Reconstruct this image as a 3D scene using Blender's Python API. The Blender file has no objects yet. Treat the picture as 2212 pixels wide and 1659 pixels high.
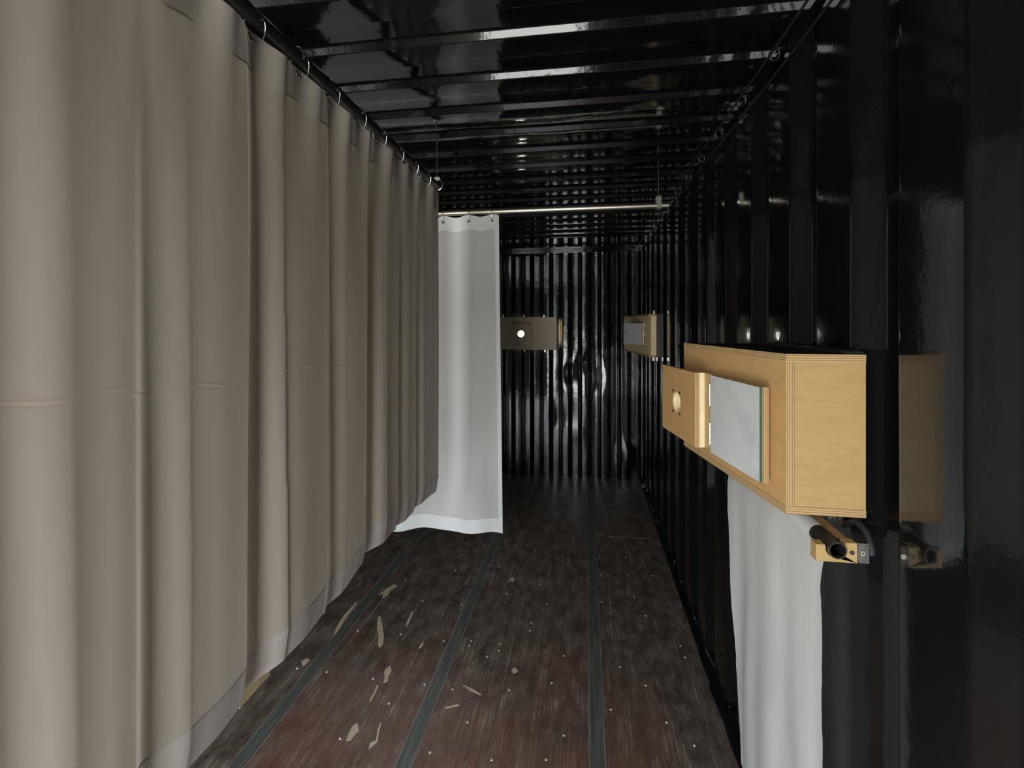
import bpy, bmesh, math, random
from mathutils import Vector, Matrix, noise
random.seed(4)
C = bpy.context.scene.collection
SC = bpy.context.scene
# ------------------------------------------------------------------ camera
W, HPX, F = 2212, 1659, 1017.0
CX, HOR = 1106.0, 698.0
TH = math.atan(159.0 / F)
c_, s_ = math.cos(TH), math.sin(TH)
EYE = 1.555
cam_d = bpy.data.cameras.new('camera'); cam = bpy.data.objects.new('camera', cam_d); C.objects.link(cam)
cam.location = (0, 0, EYE); cam.rotation_euler = (math.pi/2, 0, TH)
cam_d.sensor_width = 36; cam_d.lens = F / W * 36; cam_d.shift_y = -(HPX/2 - HOR) / W
cam_d.clip_start = 0.02
SC.camera = cam
# ------------------------------------------------------------------ light
XL, XR, YE, YD, HC = -1.796, 0.554, 4.79, -1.10, 2.37   # container inside faces
OPEN_R = -0.06                                        # the door opening runs from OPEN_L to OPEN_R
OPEN_L = -1.50
SC.view_settings.view_transform = 'Standard'; SC.view_settings.look = 'None'
SC.view_settings.gamma = 1; SC.view_settings.exposure = 2.78
w = bpy.data.worlds.new('daylight'); SC.world = w; w.use_nodes = True
nt = w.node_tree; nt.nodes.clear()
out = nt.nodes.new('ShaderNodeOutputWorld'); bg = nt.nodes.new('ShaderNodeBackground')
tc = nt.nodes.new('ShaderNodeTexCoord'); sp = nt.nodes.new('ShaderNodeSeparateXYZ'); rp = nt.nodes.new('ShaderNodeValToRGB')
mr = nt.nodes.new('ShaderNodeMapRange'); mr.inputs[1].default_value = -1; mr.inputs[2].default_value = 1
nt.links.new(tc.outputs['Generated'], sp.inputs[0]); nt.links.new(sp.outputs[2], mr.inputs[0])
nt.links.new(mr.outputs[0], rp.inputs[0]); nt.links.new(bg.outputs[0], out.inputs[0])
# sunlit pale ground below, a dark belt of trees and buildings on the door side, bright sky above
def fill(ramp, stops):
    e = ramp.color_ramp.elements
    e[0].position, e[0].color = stops[0][0], (*stops[0][1], 1); e[1].position, e[1].color = stops[-1][0], (*stops[-1][1], 1)
    for p, col in stops[1:-1]: k = e.new(p); k.color = (*col, 1)
fill(rp, [(0, (.46, .45, .42)), (.468, (.64, .64, .61)), (.476, (.07, .075, .06)), (.57, (.10, .11, .10)), (.60, (.94, .98, 1)), (.75, (.80, .89, 1)), (1, (.55, .72, 1))])
rp2 = nt.nodes.new('ShaderNodeValToRGB'); nt.links.new(mr.outputs[0], rp2.inputs[0])
fill(rp2, [(0, (.6, .6, .55)), (.45, (1, .98, .92)), (.52, (1, 1, 1)), (1, (.6, .75, 1))])
mxw = nt.nodes.new('ShaderNodeMixRGB'); side = nt.nodes.new('ShaderNodeMath'); side.operation = 'GREATER_THAN'; side.inputs[1].default_value = .3
nt.links.new(sp.outputs[1], side.inputs[0]); nt.links.new(side.outputs[0], mxw.inputs[0])
nt.links.new(rp.outputs[0], mxw.inputs[1]); nt.links.new(rp2.outputs[0], mxw.inputs[2]); nt.links.new(mxw.outputs[0], bg.inputs[0])
bg.inputs[1].default_value = 3.0
pd = bpy.data.lights.new('doorway_portal', 'AREA'); pd.shape = 'RECTANGLE'; pd.size = OPEN_R - OPEN_L; pd.size_y = 2.2
pd.cycles.is_portal = True
po = bpy.data.objects.new('doorway_portal', pd); C.objects.link(po)
po.location = ((OPEN_L + OPEN_R)/2, YD - 0.04, 1.12); po.rotation_euler = (math.pi/2, 0, 0)   # faces +Y into the container

# ------------------------------------------------------------------ helpers
def pt(px, py, D):
    lat = (px - CX) / F * D
    return Vector((lat*c_ - D*s_, lat*s_ + D*c_, EYE - (py - HOR)/F*D))
def floor_pt(px, py, z=0.0):
    D = (EYE - z) * F / (py - HOR); v = pt(px, py, D); v.z = z; return v

def link(name, me, mats, parent=None):
    o = bpy.data.objects.new(name, me); C.objects.link(o)
    for m in (mats if isinstance(mats, (list, tuple)) else [mats]): me.materials.append(m)
    if parent is not None: o.parent = parent
    return o
def wloc(parent):
    v = Vector((0, 0, 0))
    while parent is not None: v += parent.location; parent = parent.parent
    return v
def from_bm(name, bm, mats, parent=None, smooth=None, origin=None):
    off = wloc(parent)
    o_ = Vector(origin) if origin is not None else off
    for v in bm.verts: v.co -= o_
    bmesh.ops.recalc_face_normals(bm, faces=bm.faces) if smooth != 'open' else None
    me = bpy.data.meshes.new(name); bm.to_mesh(me); bm.free()
    if smooth is not None:
        me.polygons.foreach_set('use_smooth', [True]*len(me.polygons))
        if smooth != 'open': me.set_sharp_from_angle(angle=math.radians(smooth))
    o = link(name, me, mats, parent)
    o.location = o_ - off
    return o
def add_box(bm, lo, hi, mi=0):
    x0, y0, z0 = lo; x1, y1, z1 = hi
    v = [bm.verts.new(p) for p in ((x0,y0,z0),(x1,y0,z0),(x1,y1,z0),(x0,y1,z0),(x0,y0,z1),(x1,y0,z1),(x1,y1,z1),(x0,y1,z1))]
    for f in ((0,3,2,1),(4,5,6,7),(0,1,5,4),(1,2,6,5),(2,3,7,6),(3,0,4,7)):
        bm.faces.new([v[i] for i in f]).material_index = mi
def add_prism(bm, poly, z0, z1, mi=0, top=0, bot=0):
    a = [bm.verts.new((p[0], p[1], z0)) for p in poly]; b = [bm.verts.new((p[0], p[1], z1)) for p in poly]
    n = len(poly)
    bm.faces.new(b).material_index = top; bm.faces.new(a[::-1]).material_index = bot
    for i in range(n): bm.faces.new((a[i], a[(i+1) % n], b[(i+1) % n], b[i])).material_index = mi
def add_tube(bm, pts, r, n=10, cap=True, mi=0):
    pts = [Vector(p) for p in pts]; rings = []
    for i, p in enumerate(pts):
        d = (pts[min(i+1, len(pts)-1)] - pts[max(i-1, 0)]).normalized()
        u = d.orthogonal().normalized() if i == 0 else (u - d*u.dot(d)).normalized()
        v = d.cross(u)
        rings.append([bm.verts.new(p + r*(u*math.cos(2*math.pi*k/n) + v*math.sin(2*math.pi*k/n))) for k in range(n)])
    for a, b in zip(rings, rings[1:]):
        for k in range(n): bm.faces.new((a[k], a[(k+1) % n], b[(k+1) % n], b[k])).material_index = mi
    if cap: bm.faces.new(rings[0][::-1]).material_index = mi; bm.faces.new(rings[-1]).material_index = mi
def add_torus(bm, ctr, axis, R, r, n=20, m=8, stretch=1.0):
    ctr = Vector(ctr); ax = Vector(axis).normalized()
    u = ax.orthogonal().normalized(); v = ax.cross(u)
    rings = []
    for i in range(n):
        a = 2*math.pi*i/n; d = u*math.cos(a) + v*math.sin(a)
        rings.append([bm.verts.new(ctr + Vector((1,1,stretch))*(d*R) + d*(r*math.cos(2*math.pi*k/m)) + ax*(r*math.sin(2*math.pi*k/m))) for k in range(m)])
    for i in range(n):
        a, b = rings[i], rings[(i+1) % n]
        for k in range(m): bm.faces.new((a[k], b[k], b[(k+1) % m], a[(k+1) % m]))
def empty(name, loc, label=None, cat=None, group=None):
    o = bpy.data.objects.new(name, None); C.objects.link(o); o.location = loc; o.empty_display_size = .05
    return tag(o, label, cat, group)
def tag(o, label=None, cat=None, group=None, kind=None):
    if label: o['label'] = label
    if cat: o['category'] = cat
    if group: o['group'] = group
    if kind: o['kind'] = kind
    return o
def S(o): o['kind'] = 'structure'; return o

# ------------------------------------------------------------------ materials
class N:
    def __init__(s, name):
        s.m = bpy.data.materials.new(name); s.m.use_nodes = True; s.t = s.m.node_tree; s.t.nodes.clear()
        s.o = s.t.nodes.new('ShaderNodeOutputMaterial'); s.b = s.t.nodes.new('ShaderNodeBsdfPrincipled')
        s.t.links.new(s.b.outputs[0], s.o.inputs[0])
    def n(s, typ, **kw):
        x = s.t.nodes.new('ShaderNode' + typ)
        for k, v in kw.items():
            if k.startswith('i_'):
                key = k[2:].replace('_', ' '); x.inputs[int(key) if key.isdigit() else key].default_value = v
            else: setattr(x, k, v)
        return x
    def l(s, a, b): s.t.links.new(a, b)
    def coord(s, scale=(1,1,1), kind='Object'):
        a = s.n('TexCoord'); m = s.n('Mapping'); m.inputs['Scale'].default_value = scale
        s.l(a.outputs[kind], m.inputs[0]); return m.outputs[0]
    def noise(s, scale, vec=None, detail=3, rough=.5, dist=0):
        x = s.n('TexNoise'); x.inputs['Scale'].default_value = scale; x.inputs['Detail'].default_value = detail
        x.inputs['Roughness'].default_value = rough; x.inputs['Distortion'].default_value = dist
        if vec is not None: s.l(vec, x.inputs['Vector'])
        return x.outputs[0]
    def ramp(s, fac, stops):
        r = s.n('ValToRGB'); el = r.color_ramp.elements
        el[0].position, el[0].color = stops[0][0], (*stops[0][1], 1); el[1].position, el[1].color = stops[-1][0], (*stops[-1][1], 1)
        for p, c in stops[1:-1]: k = el.new(p); k.color = (*c, 1)
        s.l(fac, r.inputs[0]); return r.outputs[0]
    def mix(s, fac, a, b, typ='MIX'):
        m = s.n('MixRGB', blend_type=typ)
        for i, v in ((0, fac), (1, a), (2, b)):
            if hasattr(v, 'is_output'): s.l(v, m.inputs[i])
            else: m.inputs[i].default_value = v if i == 0 else (*v, 1)
        return m.outputs[0]
    def bump(s, h, strength, dist=.01, prev=None):
        b = s.n('Bump'); b.inputs['Strength'].default_value = strength; b.inputs['Distance'].default_value = dist
        s.l(h, b.inputs['Height'])
        if prev is not None: s.l(prev, b.inputs['Normal'])
        return b.outputs[0]
    def set(s, **kw):
        for k, v in kw.items():
            i = s.b.inputs[k.replace('_', ' ')]
            if hasattr(v, 'is_output'): s.l(v, i)
            else: i.default_value = (*v, 1) if isinstance(v, tuple) and len(v) == 3 else v
        return s.m

def simple(name, col, rough=.5, metal=0.0, bump=0, bscale=80):
    k = N(name); nz = k.noise(30, k.coord())
    colr = k.mix(.5, col, k.ramp(nz, [(.3, tuple(c*.82 for c in col)), (.7, tuple(min(1, c*1.15) for c in col))]))
    if bump: k.set(Normal=k.bump(k.noise(bscale, k.coord()), bump, .002))
    return k.set(Base_Color=colr, Roughness=rough, Metallic=metal)

def black_paint(name, rough, amp):
    k = N(name)
    v = k.coord()
    b1 = k.bump(k.noise(2.2, v, 2, .5), .35*amp, .02)
    b2 = k.bump(k.noise(14, v, 3, .6), .12*amp, .01, b1)
    b3 = k.bump(k.noise(110, v, 2, .6), .06*amp, .002, b2)
    mottle = k.ramp(k.noise(5, v, 6, .7), [(.35, (rough,)*3), (.75, (rough*2.0,)*3)])
    return k.set(Base_Color=(.0050, .0056, .0060), Roughness=mottle, Normal=b3, Specular_IOR_Level=.62)
M_wall = black_paint('glossy_black_paint_wall', .07, .55)
M_end = black_paint('glossy_black_paint_end', .08, .9)
M_ceil = black_paint('glossy_black_paint_ceiling', .06, .6)
M_black = simple('black_paint_satin', (.008, .008, .008), .35)
M_rod = simple('black_steel_tube', (.05, .05, .048), .3, .7)
M_galv = simple('galvanised_steel', (.55, .50, .42), .33, .95)
M_steel = simple('bright_steel', (.75, .74, .70), .25, 1.0)
M_rubber = simple('black_cable', (.012, .012, .012), .4)
M_tape = simple('black_tape', (.01, .01, .01), .6, 0, .4, 60)

def floor_mat():
    k = N('worn_plywood_floor'); k.b.inputs['Specular IOR Level'].default_value = .5
    fine = k.noise(1, k.coord((170, 3.0, 1)), 6, .75)
    fine2 = k.noise(1, k.coord((70, 1.2, 1)), 5, .7)
    blot = k.noise(2.6, k.coord(), 5, .6)
    blot2 = k.noise(16, k.coord((1, .5, 1)), 6, .7)
    red = k.ramp(fine2, [(.25, (.060, .024, .016)), (.55, (.185, .076, .052)), (.8, (.31, .15, .105))])
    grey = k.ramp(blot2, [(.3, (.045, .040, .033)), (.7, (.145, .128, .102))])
    # worn red paint near the doors, greyer and darker towards the far end and the left, greyish dust by the right wall
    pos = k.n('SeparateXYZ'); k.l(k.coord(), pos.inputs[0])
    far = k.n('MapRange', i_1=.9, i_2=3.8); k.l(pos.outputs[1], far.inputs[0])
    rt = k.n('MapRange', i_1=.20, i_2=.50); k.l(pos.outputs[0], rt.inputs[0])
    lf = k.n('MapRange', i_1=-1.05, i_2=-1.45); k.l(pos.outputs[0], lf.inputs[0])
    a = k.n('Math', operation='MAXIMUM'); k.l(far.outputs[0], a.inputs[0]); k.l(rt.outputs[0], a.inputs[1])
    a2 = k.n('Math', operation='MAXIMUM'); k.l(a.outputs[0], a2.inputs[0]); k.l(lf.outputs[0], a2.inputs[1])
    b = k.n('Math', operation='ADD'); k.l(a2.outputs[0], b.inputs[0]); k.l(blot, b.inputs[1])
    mottle = k.ramp(b.outputs[0], [(.5, (0, 0, 0)), (1.1, (.85, .85, .85))])
    col = k.mix(mottle, red, grey)
    scr = k.ramp(fine, [(.50, (0, 0, 0)), (.64, (1, 1, 1))])
    patch = k.ramp(blot2, [(.44, (0, 0, 0)), (.64, (.9, .9, .9))])
    m1 = k.mix(1.0, scr, patch, 'MULTIPLY')
    col = k.mix(m1, col, (.42, .33, .25))
    lng = k.ramp(k.noise(1, k.coord((95, .55, 1)), 3, .6), [(.685, (0, 0, 0)), (.71, (.8, .8, .8))])
    col = k.mix(lng, col, (.46, .37, .29))
    pit = k.ramp(k.noise(60, k.coord((1, .35, 1)), 4, .7), [(.28, (.8, .8, .8)), (.38, (0, 0, 0))])
    col = k.mix(pit, col, (.012, .009, .008))
    vor = k.n('TexVoronoi'); vor.inputs['Scale'].default_value = 45; k.l(k.coord((1, .6, 1)), vor.inputs['Vector'])
    chip = k.ramp(vor.outputs[0], [(.04, (1, 1, 1)), (.08, (0, 0, 0))])
    chip2 = k.mix(1, chip, k.ramp(k.noise(5, k.coord(), 4), [(.5, (0, 0, 0)), (.62, (.8, .8, .8))]), 'MULTIPLY')
    col = k.mix(chip2, col, (.34, .29, .23))
    rough = k.ramp(blot2, [(.3, (.26,)*3), (.8, (.48,)*3)])
    return k.set(Base_Color=col, Roughness=rough, Normal=k.bump(fine, .35, .002, k.bump(blot2, .3, .003)))
M_floor = floor_mat()
def strip_mat():
    k = N('dull_green_grey_steel_strip')
    n1 = k.noise(1, k.coord((60, 4, 1)), 5, .7)
    col = k.ramp(n1, [(.3, (.065, .068, .060)), (.55, (.115, .122, .105)), (.75, (.21, .21, .185))])
    return k.set(Base_Color=col, Roughness=.5, Metallic=.2, Normal=k.bump(n1, .3, .002))
M_strip = strip_mat()
M_joint = simple('pale_joint_filler', (.19, .19, .16), .8)
M_scuff = simple('tan_scraped_wood', (.50, .41, .28), .8, 0, .5, 40)
M_screw = simple('worn_screw_head', (.50, .45, .38), .4, .5)

def ply(name, col, scale=(1, 1, 1)):
    k = N(name)
    g = k.noise(6, k.coord(scale), 4, .6, 1.6); g2 = k.noise(40, k.coord(scale), 3, .6, .5)
    a = k.ramp(g, [(.25, tuple(c*.88 for c in col)), (.5, col), (.8, tuple(c*1.06 for c in col))])
    bb = k.ramp(g2, [(.3, (.93, .91, .88)), (.7, (1, 1, 1))])
    return k.set(Base_Color=k.mix(1, a, bb, 'MULTIPLY'), Roughness=.45, Normal=k.bump(g2, .06, .001))
WOOD = (.47, .32, .135)
M_ply = ply('birch_plywood_face', WOOD, (1, 1, 5))
M_plyd = ply('birch_plywood_front', (.55, .335, .135), (1, 1, 3))
def edge(name, axis, per):
    k = N(name); s = k.n('SeparateXYZ'); k.l(k.coord(), s.inputs[0])
    m = k.n('Math', operation='MULTIPLY'); m.inputs[1].default_value = 2*math.pi/per; k.l(s.outputs[axis], m.inputs[0])
    ad = k.n('Math', operation='ADD'); k.l(m.outputs[0], ad.inputs[0]); k.l(k.noise(18, k.coord(), 2), ad.inputs[1])
    sn = k.n('Math', operation='SINE'); k.l(ad.outputs[0], sn.inputs[0])
    col = k.ramp(sn.outputs[0], [(-.0, (.50, .34, .16)), (.55, (.42, .27, .12)), (.9, (.20, .115, .05))])
    return k.set(Base_Color=col, Roughness=.6)
M_edz = edge('plywood_edge_layers_flat', 2, .0046)
M_edx = edge('plywood_edge_layers_upright', 0, .0046)
def cloth(name, col, trans, wrinkle=.25):
    k = N(name)
    v = k.coord((1, 1, .25)); wv = k.coord((1, 1, 1))
    weave = k.noise(700, wv, 2); big = k.noise(7, v, 3, .5)
    nrm = k.bump(weave, .08, .0006, k.bump(big, wrinkle, .02))
    colr = k.mix(k.ramp(big, [(.3, (0,)*3), (.7, (1,)*3)]), tuple(c*.94 for c in col), col)
    k.set(Base_Color=colr, Roughness=.75, Sheen_Weight=.15, Specular_IOR_Level=.2, Normal=nrm)
    tr = k.n('BsdfTranslucent'); k.l(colr, tr.inputs[0]); k.l(nrm, tr.inputs['Normal'])
    mx = k.n('MixShader'); mx.inputs[0].default_value = trans
    k.l(k.b.outputs[0], mx.inputs[1]); k.l(tr.outputs[0], mx.inputs[2]); k.l(mx.outputs[0], k.o.inputs[0])
    return k.m
M_cur = cloth('warm_grey_blackout_cloth', (.65, .57, .47), .34)
M_hem = cloth('warm_grey_cloth_doubled', (.60, .55, .51), .20, .5)
M_band = cloth('warm_grey_cloth_header', (.585, .525, .455), .24, .4)
M_cur2 = cloth('white_curtain_cloth', (.74, .735, .72), .25, .12)
M_hem2 = cloth('white_cloth_doubled', (.84, .86, .86), .12, .1)
M_sheet = cloth('white_projection_cloth', (.88, .88, .86), .28, .25)
def mirror_mat():
    k = N('dusty_mirror_glass')
    n1 = k.ramp(k.noise(9, k.coord(), 5, .7), [(.3, (.10,)*3), (.8, (.32,)*3)])
    col = k.ramp(k.noise(14, k.coord(), 5, .7), [(.25, (.74, .78, .78)), (.5, (.93, .96, .96))])
    return k.set(Base_Color=col, Metallic=.6, Roughness=n1)
M_mirror = mirror_mat()
M_ply3 = ply('grey_plywood_brightened', (.84, .70, .50), (1, 1, 3))  # grey-beige plywood, colour lightened to stand in for light at the dim end
M_ply2 = ply('birch_plywood_brightened', (.95, .78, .46), (1, 1, 4))  # same birch as the near box, colour raised in place of missing light
M_gedge = simple('green_glass_edge', (.01, .10, .075), .15)
M_cream = simple('pale_sawn_wood', (.85, .72, .45), .5)
def glass():
    k = N('frosted_lens_glass'); k.t.nodes.remove(k.b)
    tr = k.n('BsdfTranslucent', i_Color=(.95, .97, 1, 1)); tp = k.n('BsdfTransparent')
    mx = k.n('MixShader'); mx.inputs[0].default_value = .7
    k.l(tr.outputs[0], mx.inputs[1]); k.l(tp.outputs[0], mx.inputs[2]); k.l(mx.outputs[0], k.o.inputs[0]); return k.m
M_lens = glass()

# ------------------------------------------------------------------ container shell
def corr_profile(a, b, phase, flat_in, slope, flat_out, depth, rad=.008):
    """(u, d) points: d = 0 on the inner flat, d = depth on the outer flat; corners rounded."""
    pitch = flat_in + 2*slope + flat_out; raw = []
    k = math.floor((a - phase)/pitch) - 1
    while phase + k*pitch < b + pitch:
        u = phase + k*pitch
        raw += [(u, 0), (u + flat_in, 0), (u + flat_in + slope, depth), (u + flat_in + slope + flat_out, depth)]; k += 1
    pts = []
    for i in range(1, len(raw)-1):
        p, q, r = Vector(raw[i-1]), Vector(raw[i]), Vector(raw[i+1])
        d1 = (q-p).normalized(); d2 = (r-q).normalized()
        A, B = q - d1*rad, q + d2*rad
        for t in (0, .25, .5, .75, 1): pts.append(A*(1-t)**2 + q*2*t*(1-t) + B*t*t)
    return [(p.x, p.y) for p in pts if a < p.x < b]
def sheet(name, prof, place, lo, hi, rows, mat, warp=0., skip=None, dents=()):
    bm = bmesh.new(); grid = []
    for j in range(rows+1):
        t = lo + (hi-lo)*j/rows
        row = []
        for u, d in prof:
            q = warp*noise.noise(Vector((u*3.1, t*2.3, 7.7))) + warp*.4*noise.noise(Vector((u*11, t*7, 1.7)))
            for (du, dt, r, am) in dents: q += am*math.exp(-((u-du)**2 + ((t-dt)*.6)**2)/(r*r))
            row.append(bm.verts.new(place(u, d+q, t)))
        grid.append(row)
    for j in range(rows):
        tm = lo + (hi-lo)*(j+.5)/rows
        for i in range(len(prof)-1):
            um = (prof[i][0]+prof[i+1][0])/2
            if skip and skip(um, tm): continue
            bm.faces.new((grid[j][i], grid[j][i+1], grid[j+1][i+1], grid[j+1][i]))
    for v in [v for v in bm.verts if not v.link_faces]: bm.verts.remove(v)
    return S(from_bm(name, bm, mat, None, 40))
# right wall: flat plate beside the door end, then upright corrugations
pr = [(YD, 0)] + corr_profile(YD, YE, .786, .155, .05, .05, .036)
pr.append((YE+.05, 0))
sheet('wall_right', pr, lambda u, d, t: (XR + d, u, t), 0, HC+.06, 40, M_wall, .0016)
pl = [(YD, 0)] + corr_profile(YD, YE, .0, .10, .05, .08, .036) + [(YE+.05, 0)]
sheet('wall_left', pl, lambda u, d, t: (XL - d, u, t), 0, HC+.06, 30, M_wall, .0016)
B3 = (-.87, -.29, 1.286, 1.615, 4.735)     # far wall box: x0 x1 z0 z1 front y
pe = [(XL-.04, 0)] + corr_profile(XL, XR, XL+.012, .060, .036, .062, .036, .006) + [(XR+.05, 0)]
sheet('wall_end', pe, lambda u, d, t: (u, YE + d, t), 0, HC+.06, 60, M_end, .0022,
      skip=lambda u, t: B3[0]+.03 < u < B3[1]-.03 and B3[2]+.05 < t < B3[3]-.05,
      dents=((-.16, 1.05, .05, .014), (-.03, 1.16, .04, -.016), (-.25, .6, .07, .01), (.12, 1.0, .06, .01), (.42, .25, .08, -.02), (-.10, .45, .05, -.01)))
# roof: corrugations run across the width
pc = [(YD, .02)] + corr_profile(YD, YE-.20, 1.329, .100, .012, .101, .020, .003)
sheet('ceiling', pc + [(YE+.05, .02)], lambda u, d, t: (t, u, HC + d), XL-.04, XR+.04, 30, M_ceil, .002)
bm = bmesh.new(); add_box(bm, (XL, YE-.075, 2.255), (XR, YE-.005, 2.315)); bmesh.ops.bevel(bm, geom=bm.edges[:], offset=.008, segments=2)
S(from_bm('trim_4', bm, M_wall, None, 40))          # header rail across the end wall
bm = bmesh.new(); add_box(bm, (XR-.012, YD, 2.325), (XR+.04, YE, 2.385)); bmesh.ops.bevel(bm, geom=bm.edges[:], offset=.006, segments=2)
S(from_bm('trim_5', bm, M_wall, None, 40))
bm = bmesh.new(); add_box(bm, (XL-.04, YD, 2.325), (XL+.030, YE, 2.385)); bmesh.ops.bevel(bm, geom=bm.edges[:], offset=.006, segments=2)
S(from_bm('trim_6', bm, M_wall, None, 40))
# ragged painted sealant rail where the right wall meets the floor
def sealant(name, x, sgn, y0, y1):
    bm = bmesh.new(); n = 160; rows = []
    for i in range(n+1):
        y = y0 + (y1-y0)*i/n
        a = .030 + .010*noise.noise(Vector((y*6, 3, 0))) + .006*noise.noise(Vector((y*25, 5, 0)))
        h = .020 + .012*noise.noise(Vector((y*9, 9, 0))) + (.014 if noise.noise(Vector((y*16, 2, 4))) > .42 else 0)
        rows.append([bm.verts.new((x + sgn*.05, y, -.01)), bm.verts.new((x - sgn*a, y, -.005)), bm.verts.new((x - sgn*a*.8, y, h*.4)),
                     bm.verts.new((x - sgn*a*.35, y, h)), bm.verts.new((x + sgn*.004, y, h*2.0)), bm.verts.new((x + sgn*.05, y, h*2.0))])
    for a, b in zip(rows, rows[1:]):
        for k in range(5): bm.faces.new((a[k], a[k+1], b[k+1], b[k]))
    return S(from_bm(name, bm, M_end, None, 60))
sealant('baseboard_right', XR, 1, YD, YE)
sealant('baseboard_left', XL, -1, YD, YE)
# floor panels and the steel strips between them
bm = bmesh.new(); add_box(bm, (XL-.05, YD, -.05), (XR+.05, YE+.05, 0))
floor = S(from_bm('floor', bm, M_floor))
SX = [.028*EYE - .002, -.407*EYE, -.778*EYE]
for i, x in enumerate(SX):
    bm = bmesh.new(); cuts = [YD, 1.64 + .35*i*(1 if i < 2 else -.9), 3.9 - .5*i, YE - .02]
    for a, b in zip(cuts, cuts[1:]):
        add_box(bm, (x-.024, a+.0015, -.01), (x+.024, b-.0015, .0022))
    t = S(from_bm('trim_%d' % (i+1), bm, M_strip))
    for sx in (-1, 1):
        bm = bmesh.new(); n = 120; prev = None
        for j in range(n+1):
            y = YD + (YE-.02-YD)*j/n
            ww = .0022 + .0018*noise.noise(Vector((y*9, x, sx))); cxx = x + sx*.0275
            cur = [bm.verts.new((cxx-ww, y, .0009)), bm.verts.new((cxx+ww, y, .0009))]
            if prev: bm.faces.new((prev[0], prev[1], cur[1], cur[0]))
            prev = cur
        from_bm('joint_line', bm, M_joint, t)
# board butt joint in the right-hand run
p = floor_pt(1360, 1161); bm = bmesh.new(); add_box(bm, (.09, p.y-.0035, 0), (.46, p.y+.0035, .0008))
from_bm('joint_line', bm, M_joint, floor)
# scraped patches on the floor, outlines read off the photograph and lying on the boards
def patch(pts_px):
    bm = bmesh.new(); lo = []; hi = []
    for x, y in pts_px:
        v = floor_pt(x, y); lo.append(bm.verts.new((v.x, v.y, -.001))); hi.append(bm.verts.new((v.x, v.y, .0011)))
    n = len(lo); bm.faces.new(hi); bm.faces.new(lo[::-1])
    for i in range(n): bm.faces.new((lo[i], lo[(i+1) % n], hi[(i+1) % n], hi[i]))
    bmesh.ops.triangulate(bm, faces=[f for f in bm.faces if len(f.verts) > 4])
    from_bm('scraped_patch', bm, M_scuff, floor)
for q in ([(817,1333),(822,1331),(825,1345),(829,1372),(828,1390),(821,1400),(816,1395),(818,1375),(814,1355)],
          [(835,1443),(844,1438),(846,1450),(839,1462),(838,1472),(828,1476),(831,1462),(830,1452)],
          [(762,1568),(772,1562),(776,1578),(768,1586),(757,1600),(747,1600),(753,1585)],
          [(720,1374),(728,1352),(742,1330),(760,1310),(770,1300),(772,1304),(752,1330),(738,1350),(728,1372),(722,1384)],
          [(818,1285),(835,1272),(852,1262),(858,1266),(844,1276),(838,1286),(826,1292),(828,1282)],
          [(806,1500),(814,1480),(818,1482),(809,1502),(800,1518),(799,1510)],
          [(878,1345),(890,1320),(893,1322),(884,1345),(878,1356)],
          [(812,1600),(816,1575),(822,1560),(824,1562),(818,1585),(816,1602),(796,1620),(799,1605)],
          [(650,1430),(662,1422),(670,1426),(662,1434),(655,1440)],
          [(905,1398),(914,1386),(915,1392),(908,1402)],
          [(1098,1256),(1105,1247),(1112,1249),(1108,1258),(1104,1254)],
          [(1000,1480),(1020,1488),(1040,1500),(1038,1502),(1016,1492)],
          [(1105,1448),(1112,1442),(1120,1450),(1110,1456)],
          [(960,1528),(990,1521),(992,1524),(966,1530)]): patch(q)
# screw heads in the boards
heads = [(913,1298),(997,1306),(1018,1384),(959,1384),(1014,1394),(1080,1391),(1078,1405),(1145,1362),(1148,1345),(806,1466),(917,1478),(978,1489),
         (840,1519),(929,1625),(1062,1641),(735,1595),(866,1370),(773,1362),(1052,1418),(984,1232),(1058,1222),(1065,1222),(876,1252),(1095,1282),(1218,1416),
         (1165,1262),(1182,1305),(1232,1154),(1275,1160),(1320,1160),(1276,1200),(1352,1204),(1276,1240),(1356,1242),(1318,1105),(1300,1300),(1370,1290),
         (1480,1420),(1470,1395),(1395,1330),(1218,1588),(1192,1475),(1287,1528),(1395,1480),(1440,1560),(1340,1440),(1100,1490),(642,1443),(706,1451),(1156,1190),(1188,1202),(1010,1560),(1410,1243),(1500,1610),(1180,1640)]
proto_h = None
for x, y in heads:
    v = floor_pt(x, y)
    if any(abs(v.x-sx_) < .034 for sx_ in SX): v.x += .06
    if proto_h is None:
        bm = bmesh.new(); bmesh.ops.create_cone(bm, cap_ends=True, segments=10, radius1=.0062, radius2=.0045, depth=.003)
        for q in bm.verts: q.co += Vector((v.x, v.y, .0009))
        proto_h = from_bm('screw_head', bm, M_screw, floor, None, (v.x, v.y, 0))
    else:
        o = proto_h.copy(); o.location = (v.x, v.y, 0); C.objects.link(o); o.parent = floor
# door end: closed right leaf, open left leaf swung outside, header and sill
bm = bmesh.new(); add_box(bm, (OPEN_R, YD-.06, 0), (XR+.05, YD, 2.25))
d1 = S(from_bm('door_1', bm, M_wall))
bm = bmesh.new(); add_box(bm, (XL-.05, YD-.06, 0), (OPEN_L, YD, 2.25)); S(from_bm('door_2', bm, M_wall))
bm = bmesh.new(); add_box(bm, (XL-.05, YD-.06, 2.25), (XR+.05, YD, 2.42)); S(from_bm('wall_back', bm, M_wall))

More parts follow.
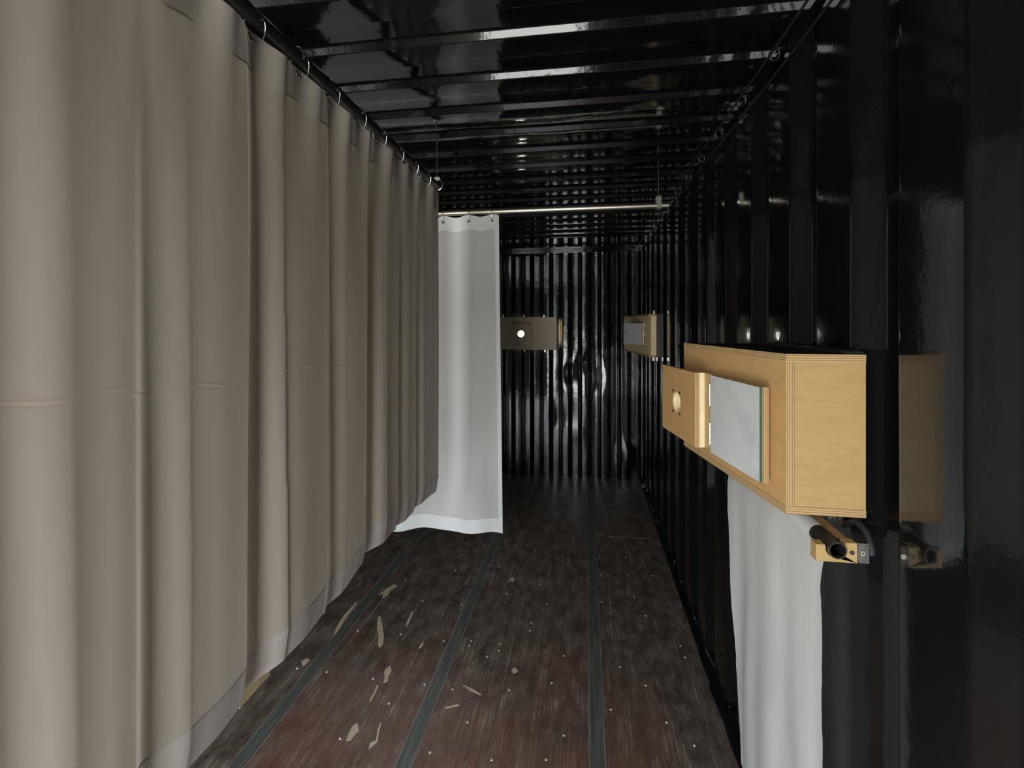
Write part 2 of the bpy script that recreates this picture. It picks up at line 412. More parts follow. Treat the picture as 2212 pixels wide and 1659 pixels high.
# ------------------------------------------------------------------ curtain rods
CXR, ZR = -.688, EYE + .643
R2Y, Z2 = 2.47, EYE + .595
def rod(name, a, b, r, mat, label):
    bm = bmesh.new(); a, b = Vector(a), Vector(b)
    n = 24; add_tube(bm, [a + (b-a)*i/n for i in range(n+1)], r, 20)
    return tag(from_bm(name, bm, mat, None, 40, a), label, 'curtain rod')
Y1E = 2.15
rod('curtain_rod', (CXR, YD+.12, ZR), (CXR, Y1E, ZR), .017, M_rod, 'black steel tube running along the ceiling above the long grey curtain')
rod('curtain_rod', (XL+.005, R2Y, Z2), (.415, R2Y, Z2), .0155, M_galv, 'bare galvanised tube hung crosswise, carrying the white curtain')
def hanger(x, y, z, label, plate=True):
    root = empty('rod_hanger', (x, y, z), label, 'hanger')
    bm = bmesh.new(); add_tube(bm, [(x, y, z+.03), (x, y, HC+.018)], .0026, 8); from_bm('wire', bm, M_steel, root, 40)
    if plate:
        bm = bmesh.new(); add_box(bm, (x-.012, y-.020, z-.018), (x+.012, y-.0165, z+.045)); add_box(bm, (x-.012, y+.0165, z-.018), (x+.012, y+.020, z+.045))
        add_box(bm, (x-.012, y-.020, z-.0195), (x+.012, y+.020, z-.0165)); add_box(bm, (x-.012, y-.020, z+.042), (x+.012, y+.020, z+.046))
        from_bm('clamp', bm, M_galv, root)
    else:
        bm = bmesh.new(); add_torus(bm, (x, y, z+.006), (0, 1, 0), .027, .003); add_box(bm, (x-.014, y-.004, z+.026), (x+.014, y+.004, z+.040))
        from_bm('clamp', bm, M_steel, root, 40)
    return root
hanger(CXR, 2.125, ZR, 'steel wire hanger holding the far end of the black rod', False)
hanger(.365, R2Y, Z2, 'steel wire hanger with grey clamp at the right end of the galvanised tube')

# ------------------------------------------------------------------ long grey curtain
K1 = F*.688/c_
def y_at(px, x=CXR): D = F*(-x)/c_/(1265.0 - px); return (D + x*s_)/c_
Z1T, Z1B = ZR - .024, EYE - .775
PEAK = [-.42, -.12, .15, .44, y_at(322), y_at(555), y_at(718), y_at(800), y_at(868), y_at(905), Y1E+.12]
AMP  = [.03, .02, .02, .020, .015, .024, .012, .027, .012, .010, .01]
RISE = [.14, .12, .12, .10, .08, .09, .07, .10, .07, .06, .04]
def fold1(y, t):
    """t = 0 at the top, 1 at the hem: out towards the corridor is +x."""
    g = .35 + .65*min(1, t*1.6)
    yy = y + .0015*math.sin(2.2*t + y*3)
    v = 0.
    for i, p in enumerate(PEAK[:-1]):
        q = PEAK[i+1]
        if p <= yy < q:
            u = yy - p; L = q - p; drop = .030
            r = RISE[i]*(1 + .06*math.sin(3*t + i))
            if u < r: k = u/r; s = k*k*(3-2*k); v = AMP[i]*(-1 + s*1.25)*1.0
            elif u < L - drop: k = (u-r)/(L-drop-r); v = AMP[i]*.25*(1-k) + AMP[i+1]*.0*k + AMP[i]*.10*math.sin(k*math.pi*2 + i)
            else: k = (u-(L-drop))/drop; s = k*k*(3-2*k); v = -AMP[min(i+1, 9)]*s
            break
    pleat = .013*math.exp(-t*9)*math.sin(2*math.pi*(y - EY0)/ESP - math.pi/2)
    soft = .008*noise.noise(Vector((y*4.2, t*.8, 2))) + .0025*noise.noise(Vector((y*13, t*.9, 6)))
    return v*g + pleat + soft*(.3+.7*t)
ESP = .152; EY0 = y_at(918) - 14*ESP
def hemz(y): return Z1B + .014*math.sin(y*5.1) + .008*math.sin(y*13+1)
bm = bmesh.new(); YA, YB = -.55, Y1E - .005; NU, NV = 620, 90
for (r0, r1, lab) in ((0, 0, 0),):
    pass
root1 = empty('curtain', (CXR, .8, Z1B), 'long warm grey cloth curtain hanging along the left of the corridor', 'curtain')
seam_t = (Z1T - (EYE-.103))/(Z1T - Z1B)
def build_c(t0, t1, rows, off=0.):
    bm = bmesh.new(); prev = None
    ts = [t0 + (t1-t0)*j/rows for j in range(rows+1)]
    if t0 < seam_t < t1: ts = sorted([q for q in ts if abs(q-seam_t) > .009] + [seam_t + .001*k for k in range(-8, 9)])
    for t in ts:
        row = []
        for i in range(NU+1):
            y = YA + (YB-YA)*i/NU
            zb = hemz(y); zt = Z1T - .004 + .009*math.cos(2*math.pi*(y-EY0)/ESP)*1.0
            z = zt + (zb-zt)*t
            dt = (t-seam_t)*(Z1T-Z1B)
            crease = (.0012*math.exp(-(dt/.0022)**2) - .0012*math.exp(-((dt-.005)/.003)**2))*(1 if y < y_at(745) else .25)
            if t > .95: crease -= .22*(t-.95)
            row.append(bm.verts.new((CXR + fold1(y, t) + crease + off, y + .003*math.sin(t*4+y*9)*t, z)))
        if prev:
            for i in range(NU): bm.faces.new((prev[i], row[i], row[i+1], prev[i+1]))
        prev = row
    return bm
TH0, TH1 = .058, .948
bmx = build_c(TH0, TH1, 110)
from_bm('cloth', bmx, M_cur, root1, 'open')
from_bm('top_band', build_c(0, TH0+.003, 8, .0012), M_band, root1, 'open')
from_bm('hem', build_c(TH1-.004, 1.0, 9, .0005), M_hem, root1, 'open')
# eyelets and the wire rings that carry the cloth
def eyelet(y, x, z, parent, ax=(1, .25, 0)):
    bm = bmesh.new(); add_torus(bm, (x, y, z), ax, .0072, .0026, 18, 8)
    from_bm('eyelet', bm, M_steel, parent, 60, (x, y, z))
    bm = bmesh.new(); bmesh.ops.create_cone(bm, cap_ends=True, segments=14, radius1=.006, radius2=.006, depth=.002)
    rot = Vector((0, 0, 1)).rotation_difference(Vector(ax)).to_matrix()
    for q in bm.verts: q.co = rot @ q.co + Vector((x, y, z))
    from_bm('eyelet_hole', bm, M_tape, parent, None, (x, y, z))
rn = 0
ordn = ['first', 'second', 'third', 'fourth', 'fifth', 'sixth', 'seventh', 'eighth', 'ninth', 'tenth', 'eleventh']
eys = [EY0 + i*ESP for i in range(0, 15)]
eys = [y for y in eys if y > y_at(500) and YA + .02 < y < YB-.01 and 0 <= 1]
for y in eys:
    t = .028; x = CXR + fold1(y, t) + .006; z = EYE + .603
    eyelet(y, x, z, root1)
    bm = bmesh.new()
    ctr = Vector(((CXR + x)/2, y + .006, (ZR + .022 + z)/2)); Rz = (ZR + .022 - z)/2 + .003
    pts = []
    for i in range(25):
        a = 2*math.pi*i/24; pts.append(ctr + Vector((.0215*math.cos(a) + (-.0 if math.sin(a) > 0 else .004), .010*math.sin(a)*-1, Rz*math.sin(a))))
    add_tube(bm, pts, .0010, 6, False)
    D = y*c_ - CXR*s_; px = 1265 + F*CXR/(c_*D)
    o = from_bm('curtain_ring', bm, M_steel, None, 60, ctr)
    seen = 545 < px
    if seen:
        lab = 'thin steel ring on the black rod, %s in from the near end of the view' % ordn[rn]; rn += 1
        tag(o, lab, 'curtain ring', 'rings on the black rod')
    else:
        tag(o, 'thin steel ring on the black rod, above the upper edge of the view', 'curtain ring', 'rings on the black rod')

# ------------------------------------------------------------------ white curtain on the crosswise tube
def x2_at(px):      # x on the plane y = R2Y
    t = (px - CX)/F; return R2Y*(t*c_ - s_)/(c_ + t*s_)
X2R = x2_at(1077); X2L = -1.46
Z2T = Z2 - .020; Z2B = EYE - 1.125
def fold2(x, t):
    v = .016*math.sin((x - X2R)*15 + .8) + .008*math.sin((x-X2R)*31 + 2 + t)
    g = .4 + .6*t
    corner = -.10*max(0, (x2_at(947) - x))*t      # left part swings away towards the near curtain
    return v*g + .006*noise.noise(Vector((x*5, t*2, 3))) + corner
def c2(u0, u1, t0, t1, nu, nv, off=0.):
    bm = bmesh.new(); prev = None
    for j in range(nv+1):
        t = t0 + (t1-t0)*j/nv; row = []
        for i in range(nu+1):
            x = u0 + (u1-u0)*i/nu
            zt = Z2T + .006*math.cos((x-X2R+.03)*2*math.pi/.135); zb = Z2B + .006*math.sin(x*20)
            row.append(bm.verts.new((x + .020*t*(1 if x > X2R-.3 else .3), R2Y + fold2(x, t) + off, zt + (zb-zt)*t)))
        if prev:
            for i in range(nu): bm.faces.new((prev[i], prev[i+1], row[i+1], row[i]))
        prev = row
    return bm
root2 = empty('curtain', ((X2L+X2R)/2, R2Y, Z2B), 'white cloth curtain with pale hems hanging crosswise behind the long grey one', 'curtain')
HT, HB, HS = .046, .957, .022
from_bm('cloth', c2(X2L, X2R-HS, HT, HB, 200, 90), M_cur2, root2, 'open')
from_bm('top_band', c2(X2L, X2R, 0, HT, 200, 6), M_hem2, root2, 'open')
from_bm('hem', c2(X2L, X2R, HB, 1, 200, 6), M_hem2, root2, 'open')
from_bm('side_hem', c2(X2R-HS, X2R, HT, HB, 6, 90), M_hem2, root2, 'open')
for px, lab in ((958, 'left'), (1014, 'middle'), (1064, 'right')):
    x = x2_at(px); z = Z2T - .030; y = R2Y + fold2(x, .02) - .004
    eyelet(y, x, z, root2, (0, 1, 0))
    bm = bmesh.new(); pts = []
    zt = Z2 + .019; zc = (zt + z)/2; Rz = (zt - z)/2
    for i in range(25):
        a = 2*math.pi*i/24; pts.append((x + .005*math.sin(a*1.0), R2Y - .003 + .021*math.cos(a), zc + Rz*math.sin(a)))
    add_tube(bm, pts, .0016, 6, False)
    tag(from_bm('curtain_ring', bm, M_steel, None, 60, (x, R2Y, zc)), 'thin steel ring on the galvanised tube, %s of the three over the white curtain' % lab, 'curtain ring', 'rings on the galvanised tube')

# ------------------------------------------------------------------ camera boxes
def annulus_plate(bm, o, ex, ez, en, w, h, th, cu, cv, R, n=32, mi_edge=1, mi_in=2):
    """plate w x h with a round hole at (cu, cv); ex along width, ez up, en outward normal, o = lower corner of the back."""
    rect = []
    for i in range(n):
        a = 2*math.pi*i/n; dx, dz = math.cos(a), math.sin(a)
        tx = ((w-cu)/dx if dx > 1e-6 else (-cu/dx if dx < -1e-6 else 1e9)); tz = ((h-cv)/dz if dz > 1e-6 else (-cv/dz if dz < -1e-6 else 1e9))
        t = min(tx, tz); rect.append((cu + dx*t, cv + dz*t, a))
    cor = [(w, h), (0, h), (0, 0), (w, 0)]
    outer = []
    angs = [math.atan2(q[1]-cv, q[0]-cu) % (2*math.pi) for q in cor]
    allp = [(a, u, v) for u, v, a in rect] + [(angs[i], *cor[i]) for i in range(4)]
    allp.sort()
    V = lambda u, v, d: o + ex*u + ez*v + en*d
    rings = {}
    for d in (0, th):
        rings[('o', d)] = [bm.verts.new(V(u, v, d)) for a, u, v in allp]
        rings[('i', d)] = [bm.verts.new(V(cu + R*math.cos(a), cv + R*math.sin(a), d)) for a, u, v in allp]
    m = len(allp)
    for i in range(m):
        j = (i+1) % m
        bm.faces.new((rings[('i', th)][i], rings[('o', th)][i], rings[('o', th)][j], rings[('i', th)][j])).material_index = 0
        bm.faces.new((rings[('i', 0)][j], rings[('o', 0)][j], rings[('o', 0)][i], rings[('i', 0)][i])).material_index = 0
        bm.faces.new((rings[('o', 0)][i], rings[('o', 0)][j], rings[('o', th)][j], rings[('o', th)][i])).material_index = mi_edge
        bm.faces.new((rings[('i', 0)][j], rings[('i', 0)][i], rings[('i', th)][i], rings[('i', th)][j])).material_index = mi_in
def obox(bm, o, ex, ey, ez, a, b, mi=0, mis=None):
    P = lambda u, v, w_: o + ex*u + ey*v + ez*w_
    v = [bm.verts.new(P(*q)) for q in ((a[0],a[1],a[2]),(b[0],a[1],a[2]),(b[0],b[1],a[2]),(a[0],b[1],a[2]),(a[0],a[1],b[2]),(b[0],a[1],b[2]),(b[0],b[1],b[2]),(a[0],b[1],b[2]))]
    for k, f in enumerate(((0,3,2,1),(4,5,6,7),(0,1,5,4),(1,2,6,5),(2,3,7,6),(3,0,4,7))):
        bm.faces.new([v[i] for i in f]).material_index = mi if mis is None else mis[k]
def tab(parent, x, y, z, dz, nrm=(0, 1, 0)):
    bm = bmesh.new(); N_ = Vector(nrm).normalized(); U = N_.cross(Vector((0, 0, 1))).normalized()
    annulus_plate(bm, Vector((x, y, z)) - U*.007 - N_*.001, U, Vector((0, 0, 1))*dz, N_, .014, .026, .002, .007, .017, .003, 12, 0, 0)
    from_bm('mounting_tab', bm, M_steel, parent, None, (x, y, z))
def hinge(parent, o, ex, ez, en, h):
    bm = bmesh.new()
    obox(bm, o, ex, en, ez, (-.012, 0, 0), (.012, .0014, h))
    for k in range(5):
        add_tube(bm, [o + en*.003 + ez*(h*k/5 + .0004), o + en*.003 + ez*(h*(k+1)/5 - .0006)], .0033, 8)
    from_bm('hinge', bm, M_steel, parent, 50)

def trapezoid_box(root, A, Bp, xw, z0, z1, th=.016, M_ply=M_ply, M_plyd=M_plyd):
    """A = near front corner, Bp = far front corner (plan); xw = wall plane."""
    plan = [(xw, A[1]), (A[0], A[1]), (Bp[0], Bp[1]), (xw, Bp[1])]
    bm = bmesh.new(); add_prism(bm, plan, z1-th, z1, 0, 1, 1); from_bm('top_panel', bm, [M_edz, M_black], root)
    bm = bmesh.new(); add_prism(bm, plan, z0, z0+th, 0, 0, 1); from_bm('bottom_panel', bm, [M_edz, M_ply], root)
    d = (Vector(Bp) - Vector(A)).normalized(); nrm = Vector((-d.y, d.x)); nrm = nrm if nrm.x > 0 else -nrm     # towards the wall
    A2, B2 = Vector(A), Vector(Bp)
    e_ = .0006
    bm = bmesh.new()
    q = [A2 + nrm*e_, B2 + nrm*e_, B2 + nrm*th, A2 + nrm*th]; q[0].y = A[1]+e_; q[3].y = A[1]+e_
    a = [bm.verts.new((p.x, p.y, z0+th)) for p in q]; b = [bm.verts.new((p.x, p.y, z1-th)) for p in q]
    for i, mi in ((0, 0), (1, 1), (2, 0), (3, 1)): bm.faces.new((a[i], a[(i+1) % 4], b[(i+1) % 4], b[i])).material_index = mi
    bm.faces.new(b); bm.faces.new(a[::-1])
    from_bm('front_panel', bm, [M_plyd, M_edx], root)
    bm = bmesh.new(); add_box(bm, (A[0]+nrm.x*th+.001, A[1]+.0012, z0+th), (xw, A[1]+th, z1-th)); from_bm('near_panel', bm, M_ply, root)
    bm = bmesh.new(); add_box(bm, (Bp[0]+nrm.x*th+.004, Bp[1]-th, z0+th), (xw, Bp[1]-.001, z1-th)); from_bm('far_panel', bm, M_ply, root)
    return d, nrm

# -- near box on the right wall
A1, Bf1, Z10, Z11 = (.404, 1.036), (.309, 1.567), EYE-.389, EYE-.063
XW = XR - .0015
box1 = empty('camera_obscura_box', (.48, 1.30, Z10), 'large tapered plywood box on the right wall with lens board and open mirror flap', 'wooden box')
d, nr = trapezoid_box(box1, A1, Bf1, XW, Z10, Z11)
ex = Vector((d.x, d.y, 0)); en = -Vector((nr.x, nr.y, 0)); ez = Vector((0, 0, 1))
o0 = Vector((A1[0], A1[1], 0))
def on_front(px):           # distance along the front panel of the pixel column
    t = (px - CX)/F; k1 = t*c_ - s_; k2 = c_ + t*s_   # ray (k1, k2)
    # o0 + ex*u = s*(k1,k2)
    det = ex.x*k2 - ex.y*k1
    return (-o0.x*k2 + o0.y*k1)/det
zm0, zm1 = EYE-.343, EYE-.137
# mirror flap: ply backing + glass, standing 12 mm off the front panel
u0, u1 = .050, .287
bm = bmesh.new(); obox(bm, o0, ex, en, ez, (u0-.006, .010, zm0), (u1, .022, zm1), 0, [1, 1, 0, 1, 0, 1])
m_ = from_bm('mirror_flap', bm, [M_ply, M_edx], box1)
bm = bmesh.new(); obox(bm, o0, ex, en, ez, (u0, .0222, zm0+.001), (u1, .0268, zm1-.001), 1, [1, 1, 1, 1, 0, 1])
from_bm('mirror_glass', bm, [M_mirror, M_gedge], m_)
bm = bmesh.new(); obox(bm, o0, ex, en, ez, (u0+.03, .0002, zm0+.05), (u1+.02, .0100, zm1-.03)); from_bm('spacer_block', bm, M_ply, box1)
# hinge block and lens board
bm = bmesh.new(); obox(bm, o0, ex, en, ez, (u1+.004, .0002, zm0), (.350, .020, zm1), 0, [0, 0, 0, 0, 0, 0]); from_bm('hinge_block', bm, M_ply, box1)
for dz in (.018, .122): hinge(box1, o0 + ex*(u1+.014) + en*.0203 + ez*(zm0+dz), ex, ez, en, .058)
lb = empty('lens_board', (0, 0, 0)); lb.parent = box1; lb.location = o0 + ex*.36 + ez*zm0 - box1.location
bm = bmesh.new(); annulus_plate(bm, o0 + ex*.338 + en*.0345 + ez*zm0, ex, ez, en, .262, zm1-zm0, .013, .135, (zm1-zm0)*.50, .030)
bpy.data.objects.remove(lb)
lb = from_bm('lens_board', bm, [M_plyd, M_edx, M_cream], box1)
bm = bmesh.new(); obox(bm, o0, ex, en, ez, (.338, .0204, zm0), (.365, .0343, zm1)); from_bm('lens_board_batten', bm, M_cream, box1)
# lens tube behind the board and four mounting screws
bm = bmesh.new(); cc = o0 + ex*.473 + ez*(zm0 + (zm1-zm0)*.5)
n = 28; ra = []; 
for dd in (.0005, .0340):
    ra.append([bm.verts.new(cc + en*dd + ex*(.030*math.cos(2*math.pi*i/n)) + ez*(.030*math.sin(2*math.pi*i/n))) for i in range(n)])
for i in range(n): bm.faces.new((ra[0][i], ra[1][i], ra[1][(i+1) % n], ra[0][(i+1) % n]))
bm.faces.new(ra[0])
from_bm('lens_tube', bm, M_cream, lb, 40)
for sx in (-1, 1):
    for sz in (-1, 1):
        bm = bmesh.new(); q = cc + ex*(.027*sx) + ez*(.032*sz) + en*.0475
        add_tube(bm, [q, q + en*.003], .0035, 10); from_bm('screw', bm, M_rod, lb, 40)
tab(box1, .505, A1[1]+.03, Z10 + .0005, -1, (0, 1, 0))
tab(box1, .520, A1[1]+.03, Z10 + .0005, -1, (1, .1, 0))
# ragged black tape along the box top
bm = bmesh.new(); n = 40
for i in range(n):
    y = A1[1] + .01 + (Bf1[1]-A1[1]-.02)*i/n; L = (Bf1[1]-A1[1])/n
    hh = .004 + .006*abs(noise.noise(Vector((y*40, 0, 0))))
    add_box(bm, (XW-.035, y, Z11+.0002), (XW, y+L, Z11+hh))
from_bm('tape_strip', bm, M_tape, box1)

# -- second box, farther along the right wall, flap standing out
A2, Bf2, Z20, Z21 = (.466, 3.63), (.360, 4.56), EYE-.257, EYE+.068
box2 = empty('camera_obscura_box', (.5, 4.0, Z20), 'small-looking plywood box far along the right wall near the corner, mirror flap swung out', 'wooden box')
XB = .522
plan = [(XB, A2[1]+.006), (XW, A2[1]+.006), (XW, Bf2[1]), (XB, Bf2[1])]
bm = bmesh.new(); add_prism(bm, plan, Z20+.002, Z21-.002, 0, 0, 0); from_bm('back_frame', bm, M_black, box2, None)
d, nr = trapezoid_box(box2, A2, Bf2, XB-.0006, Z20, Z21, .016, M_ply2, M_ply2)
hp = Vector((.440, 3.777)); fp = Vector((.306, 3.896))
ex2 = Vector(((fp-hp).normalized().x, (fp-hp).normalized().y, 0)); en2 = Vector((ex2.y, -ex2.x, 0)); en2 = en2 if en2.y < 0 else -en2
L = (fp-hp).length; o2 = Vector((hp.x, hp.y, 0)); zq0, zq1 = EYE-.170, EYE-.001
bm = bmesh.new(); obox(bm, o2, ex2, en2, ez, (0, -.012, zq0), (L+.003, -.0002, zq1)); fl = from_bm('mirror_flap', bm, M_ply, box2)
bm = bmesh.new(); obox(bm, o2, ex2, en2, ez, (.012, 0, zq0+.001), (L, .0045, zq1-.001), 1, [1, 1, 1, 1, 0, 1]);
bm.faces.ensure_lookup_table(); bm.free()
bm = bmesh.new(); obox(bm, o2, ex2, en2, ez, (.012, 0, zq0+.001), (L, .0045, zq1-.001), 0); from_bm('mirror_glass', bm, M_mirror, fl)
bm = bmesh.new(); obox(bm, o2, ex2, en2, ez, (-.040, -.012, zq0), (-.001, .0, zq1)); from_bm('hinge_block', bm, M_cream, box2)
for dz in (.02, .105): hinge(box2, o2 + en2*.0006 + ez*(zq0+dz) - ex2*.004, ex2, ez, en2, .045)
tab(box2, .505, A2[1]+.01, Z21 - .001, 1); tab(box2, .500, A2[1]+.01, Z20+.001, -1); tab(box2, .528, A2[1]+.03, Z20-.001, -1)

# -- third box on the end wall, daylight through its lens
x0, x1, z0, z1, yf = B3
box3 = empty('camera_obscura_box', ((x0+x1)/2, yf+.08, z0), 'flat-fronted plywood box on the end wall with a bright round lens', 'wooden box')
lc = pt(1126, 721, 4.76); LX, LZ = lc.x, lc.z
bm = bmesh.new(); annulus_plate(bm, Vector((x0, yf+.014, z0)), Vector((1,0,0)), ez, Vector((0,-1,0)), x1-x0, z1-z0, .014, LX-x0, LZ-z0, .060, 32, 1, 0)
from_bm('front_panel', bm, [M_ply3, M_edx], box3)
bm = bmesh.new(); sq = .098; annulus_plate(bm, Vector((LX-sq+.006, yf-.0004, LZ-sq)), Vector((1,0,0)), ez, Vector((0,-1,0)), 2*sq, 2*sq, .036, sq-.006, sq, .030, 32, 1, 2)
lp = from_bm('lens_plate', bm, [M_ply3, M_edx, M_cream], box3)
bm = bmesh.new(); add_torus(bm, (LX, yf-.0390, LZ), (0, 1, 0), .040, .0055, 36, 10); from_bm('lens_ring', bm, M_galv, lp, 60)
bm = bmesh.new(); bmesh.ops.create_cone(bm, cap_ends=True, segments=32, radius1=.0298, radius2=.0298, depth=.003)
rot = Matrix.Rotation(math.pi/2, 3, 'X')
for q in bm.verts: q.co = rot @ q.co + Vector((LX, yf-.012, LZ))
from_bm('lens_glass', bm, M_lens, lp)
for nm, lo, hi in (('top_panel', (x0, yf+.0145, z1-.014), (x1, YE-.003, z1)), ('bottom_panel', (x0, yf+.0145, z0), (x1, YE-.003, z0+.014)),
                   ('side_panel', (x0, yf+.0145, z0+.0145), (x0+.014, YE-.003, z1-.0145)), ('side_panel', (x1-.014, yf+.0145, z0+.0145), (x1, YE-.003, z1-.0145))):
    bm = bmesh.new(); add_box(bm, lo, hi); from_bm(nm, bm, M_black if nm == 'top_panel' else M_ply, box3)
for px, py, s in ((1085, 678, 1), (1131, 683, 1), (1175, 678, 1), (1132, 762, -1), (1177, 762, -1)):
    q = pt(px, py, 4.76); tab(box3, q.x, yf+.025, z1-.001 if s > 0 else z0+.001, s)
for px in (1081, 1128, 1175, 1204):
    q = pt(px, 684, 4.76); bm = bmesh.new(); add_tube(bm, [(q.x, yf+.03, z1-.001), (q.x, yf+.03, z1+.007)], .005, 8); from_bm('screw', bm, M_steel, box3, 40)

# ------------------------------------------------------------------ cloth roll under the near box
RX, RZ, RR = .474, EYE-.433, .0160
roll = empty('cloth_roll_holder', (.50, 1.3, RZ), 'black tube on pale wooden brackets below the large box', 'roller')
bm = bmesh.new(); n = 28; ya, yb = .980, 1.74; prof = []
for (r, y) in ((RR-.0025, yb), (RR-.0025, ya), (RR, ya), (RR, yb)):
    prof.append([bm.verts.new((RX + r*math.cos(2*math.pi*i/n), y, RZ + r*math.sin(2*math.pi*i/n))) for i in range(n)])
for a, b in zip(prof, prof[1:]):
    for i in range(n): bm.faces.new((a[i], b[i], b[(i+1) % n], a[(i+1) % n]))
from_bm('tube', bm, M_rod, roll, 40)
for y in (.990, 1.712):
    bm = bmesh.new(); sh = [(RX-.034, RZ-.026), (.512, RZ-.026), (.512, RZ+.012), (RX+.018, RZ+.012)] + \
        [(RX + .0175*math.cos(a), RZ + .0175*math.sin(a)) for a in [math.pi*(.0 - k/8) for k in range(1, 8)]] + [(RX-.0178, RZ+.006), (RX-.034, RZ+.006)]
    a = [bm.verts.new((p[0], y, p[1])) for p in sh]; b = [bm.verts.new((p[0], y+.022, p[1])) for p in sh]
    bm.faces.new(a); bm.faces.new(b[::-1])
    for i in range(len(sh)): bm.faces.new((a[i], b[i], b[(i+1) % len(sh)], a[(i+1) % len(sh)]))
    bmesh.ops.triangulate(bm, faces=[f for f in bm.faces if len(f.verts) > 4])
    br = from_bm('bracket', bm, M_ply, roll)
    bm = bmesh.new(); add_box(bm, (.5125, y+.002, RZ-.026), (.5345, y+.007, RZ+.012)); bmesh.ops.bevel(bm, geom=[e_ for e_ in bm.edges if abs((e_.verts[0].co-e_.verts[1].co).y) > .004], offset=.005, segments=3)
    pl_ = from_bm('mounting_plate', bm, M_strip, roll)
    bm = bmesh.new(); add_torus(bm, (.522, y+.0005, RZ-.006), (0, 1, 0), .0035, .0016, 14, 6); from_bm('screw', bm, M_steel, pl_, 60)
    bm = bmesh.new(); add_tube(bm, [(.503, y-.002, RZ-.006), (.503, y, RZ-.006)], .004, 10); from_bm('screw', bm, M_rod, br, 40)
bm = bmesh.new(); add_box(bm, (.4965, 1.0125, RZ-.022), (.516, 1.711, RZ+.004)); from_bm('batten', bm, M_plyd, roll)

NS = 90; ys0, ys1 = 1.056, 1.690; zb = .16
def sheet_x(y, t):
    u = (y-ys0)/(ys1-ys0)
    return RX + RR + .0015 - min(t*9, 1)*.015 + min(t, .6)*(.012*math.sin(u*9+.5) + .006*math.sin(u*23+1) + .008*noise.noise(Vector((y*12, t*3, 0)))) - .03*t*t*(u > 2)
bm = bmesh.new(); prev = None; arc = 28; NVs = 120
for j in range(NVs + arc + 1):
    row = []
    for i in range(NS+1):
        u = i/NS
        if j <= arc:
            a = 2*math.pi*j/arc; rr = RR + .0012 + .0014*j/arc; y = ys0 + (ys1-ys0)*u
            row.append(bm.verts.new((RX + rr*math.cos(a), y, RZ + rr*math.sin(a))))
        else:
            t = (j-arc)/NVs
            wob0 = .008*noise.noise(Vector((t*7, 1, 0))) + .003*noise.noise(Vector((t*30, 1, 0)))
            wob1 = .012*noise.noise(Vector((t*5, 4, 0))) + .004*noise.noise(Vector((t*26, 4, 0)))
            y = ys0 + wob0*min(1, t*6) + (ys1 - ys0 + (wob1-wob0)*min(1, t*6) - .13*max(0, t-.2))*u
            row.append(bm.verts.new((sheet_x(y, t), y, RZ + (zb-RZ)*t)))
    if prev:
        for i in range(NS): bm.faces.new((prev[i], row[i], row[i+1], prev[i+1]))
    prev = row
tag(from_bm('hanging_cloth', bm, M_sheet, None, 'open', (RX, (ys0+ys1)/2, RZ)), 'white cloth strip draped over the black tube below the large box', 'cloth')
# loose dark strap behind the bracket
bm = bmesh.new(); add_tube(bm, [(.525, 1.10, Z10-.010), (.532, 1.075, Z10-.03), (.540, 1.045, RZ+.035), (.545, 1.020, RZ+.022), (.545, 1.006, RZ+.000), (.5445, 1.002, RZ-.014)], .0075, 10)
tag(from_bm('cable', bm, M_tape, None, 50, (.54, 1.03, RZ)), 'thick black cable end hanging behind the wooden bracket of the roller', 'cable')

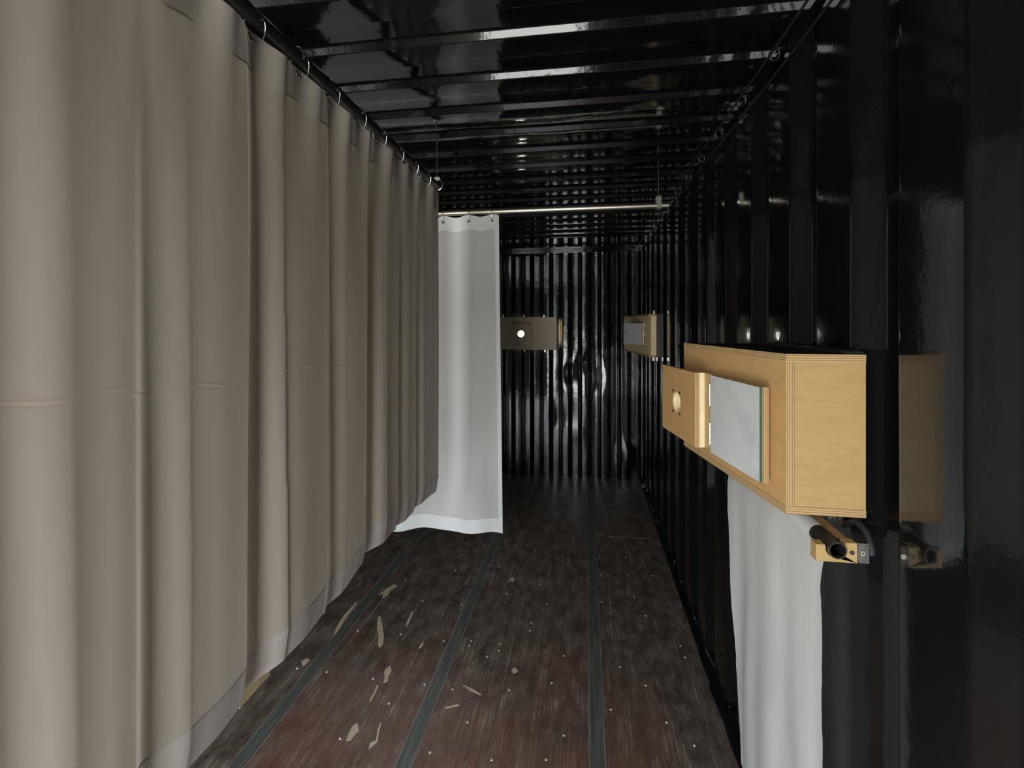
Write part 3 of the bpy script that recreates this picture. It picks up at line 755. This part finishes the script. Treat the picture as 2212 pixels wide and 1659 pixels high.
# ------------------------------------------------------------------ ceiling cables along the right corner
def wire(pts, r, label):
    P_ = [Vector(p) for p in pts]; fine = []
    for i in range(len(P_)-1):
        a, b, c, dd = P_[max(i-1, 0)], P_[i], P_[i+1], P_[min(i+2, len(P_)-1)]
        for k in range(8):
            t = k/8; fine.append(.5*((2*b) + (c-a)*t + (2*a-5*b+4*c-dd)*t*t + (-a+3*b-3*c+dd)*t**3))
    fine.append(P_[-1])
    bm = bmesh.new(); add_tube(bm, fine, r, 7)
    return tag(from_bm('cable', bm, M_rubber, None, 60, P_[0]), label, 'cable')
wire([(XR-.045, y, 2.312 + .010*math.sin(y*3.3)) for y in (.4, .9, 1.3, 1.8, 2.3, 2.8, 3.3, 3.9, 4.4, 4.70)], .0035, 'thin black cable strung under the ceiling corner, the upper one of two')
wire([(XR-.012, y, 2.285 + .012*math.sin(y*2.7+1)) for y in (.4, .9, 1.3, 1.8, 2.3, 2.8, 3.3, 3.9, 4.4, 4.70)], .0035, 'thin black cable strung along the top of the right wall, the lower one of two')
# added black rings standing in for glinting corrugation ends, one per corrugation
i = 0; CO = ['first', 'second', 'third', 'fourth', 'fifth', 'sixth', 'seventh', 'eighth', 'ninth', 'tenth', 'eleventh', 'twelfth']
proto = None
for y in [1.14 + .28*k for k in range(12)]:
    bm = bmesh.new(); add_torus(bm, (XR-.030, y, 2.308), (0, 1, .3), .013, .0035, 16, 8, 1.1); add_box(bm, (XR-.028, y-.007, 2.316), (XR-.004, y+.007, 2.3255))
    if proto is None: proto = from_bm('glint_ring', bm, M_wall, None, 60, (XR-.030, y, 2.308)); o = proto
    else: bm.free(); o = proto.copy(); o.location = (XR-.030, y, 2.308); C.objects.link(o)
    tag(o, 'small glossy black ring added for a glinting corrugation end at the right ceiling rail, %s from the near end' % CO[i], 'clip', 'rings added for corrugation-end glints along the right ceiling rail'); i += 1
# pale wooden foot showing under the near end of the grey curtain
q = pt(592, 1462, 1.0)
foot = empty('wooden_shelf', (XL, .98, .66), 'pale plywood shelf end behind the long grey curtain, corner showing under its hem', 'shelf')
bm = bmesh.new(); add_box(bm, (XL-.002, .985, .658), (-.795, 1.09, .674)); from_bm('board', bm, M_cream, foot)
bm = bmesh.new(); add_box(bm, (-.811, .985, .6745), (-.795, 1.09, .86)); from_bm('end_panel', bm, M_cream, foot)
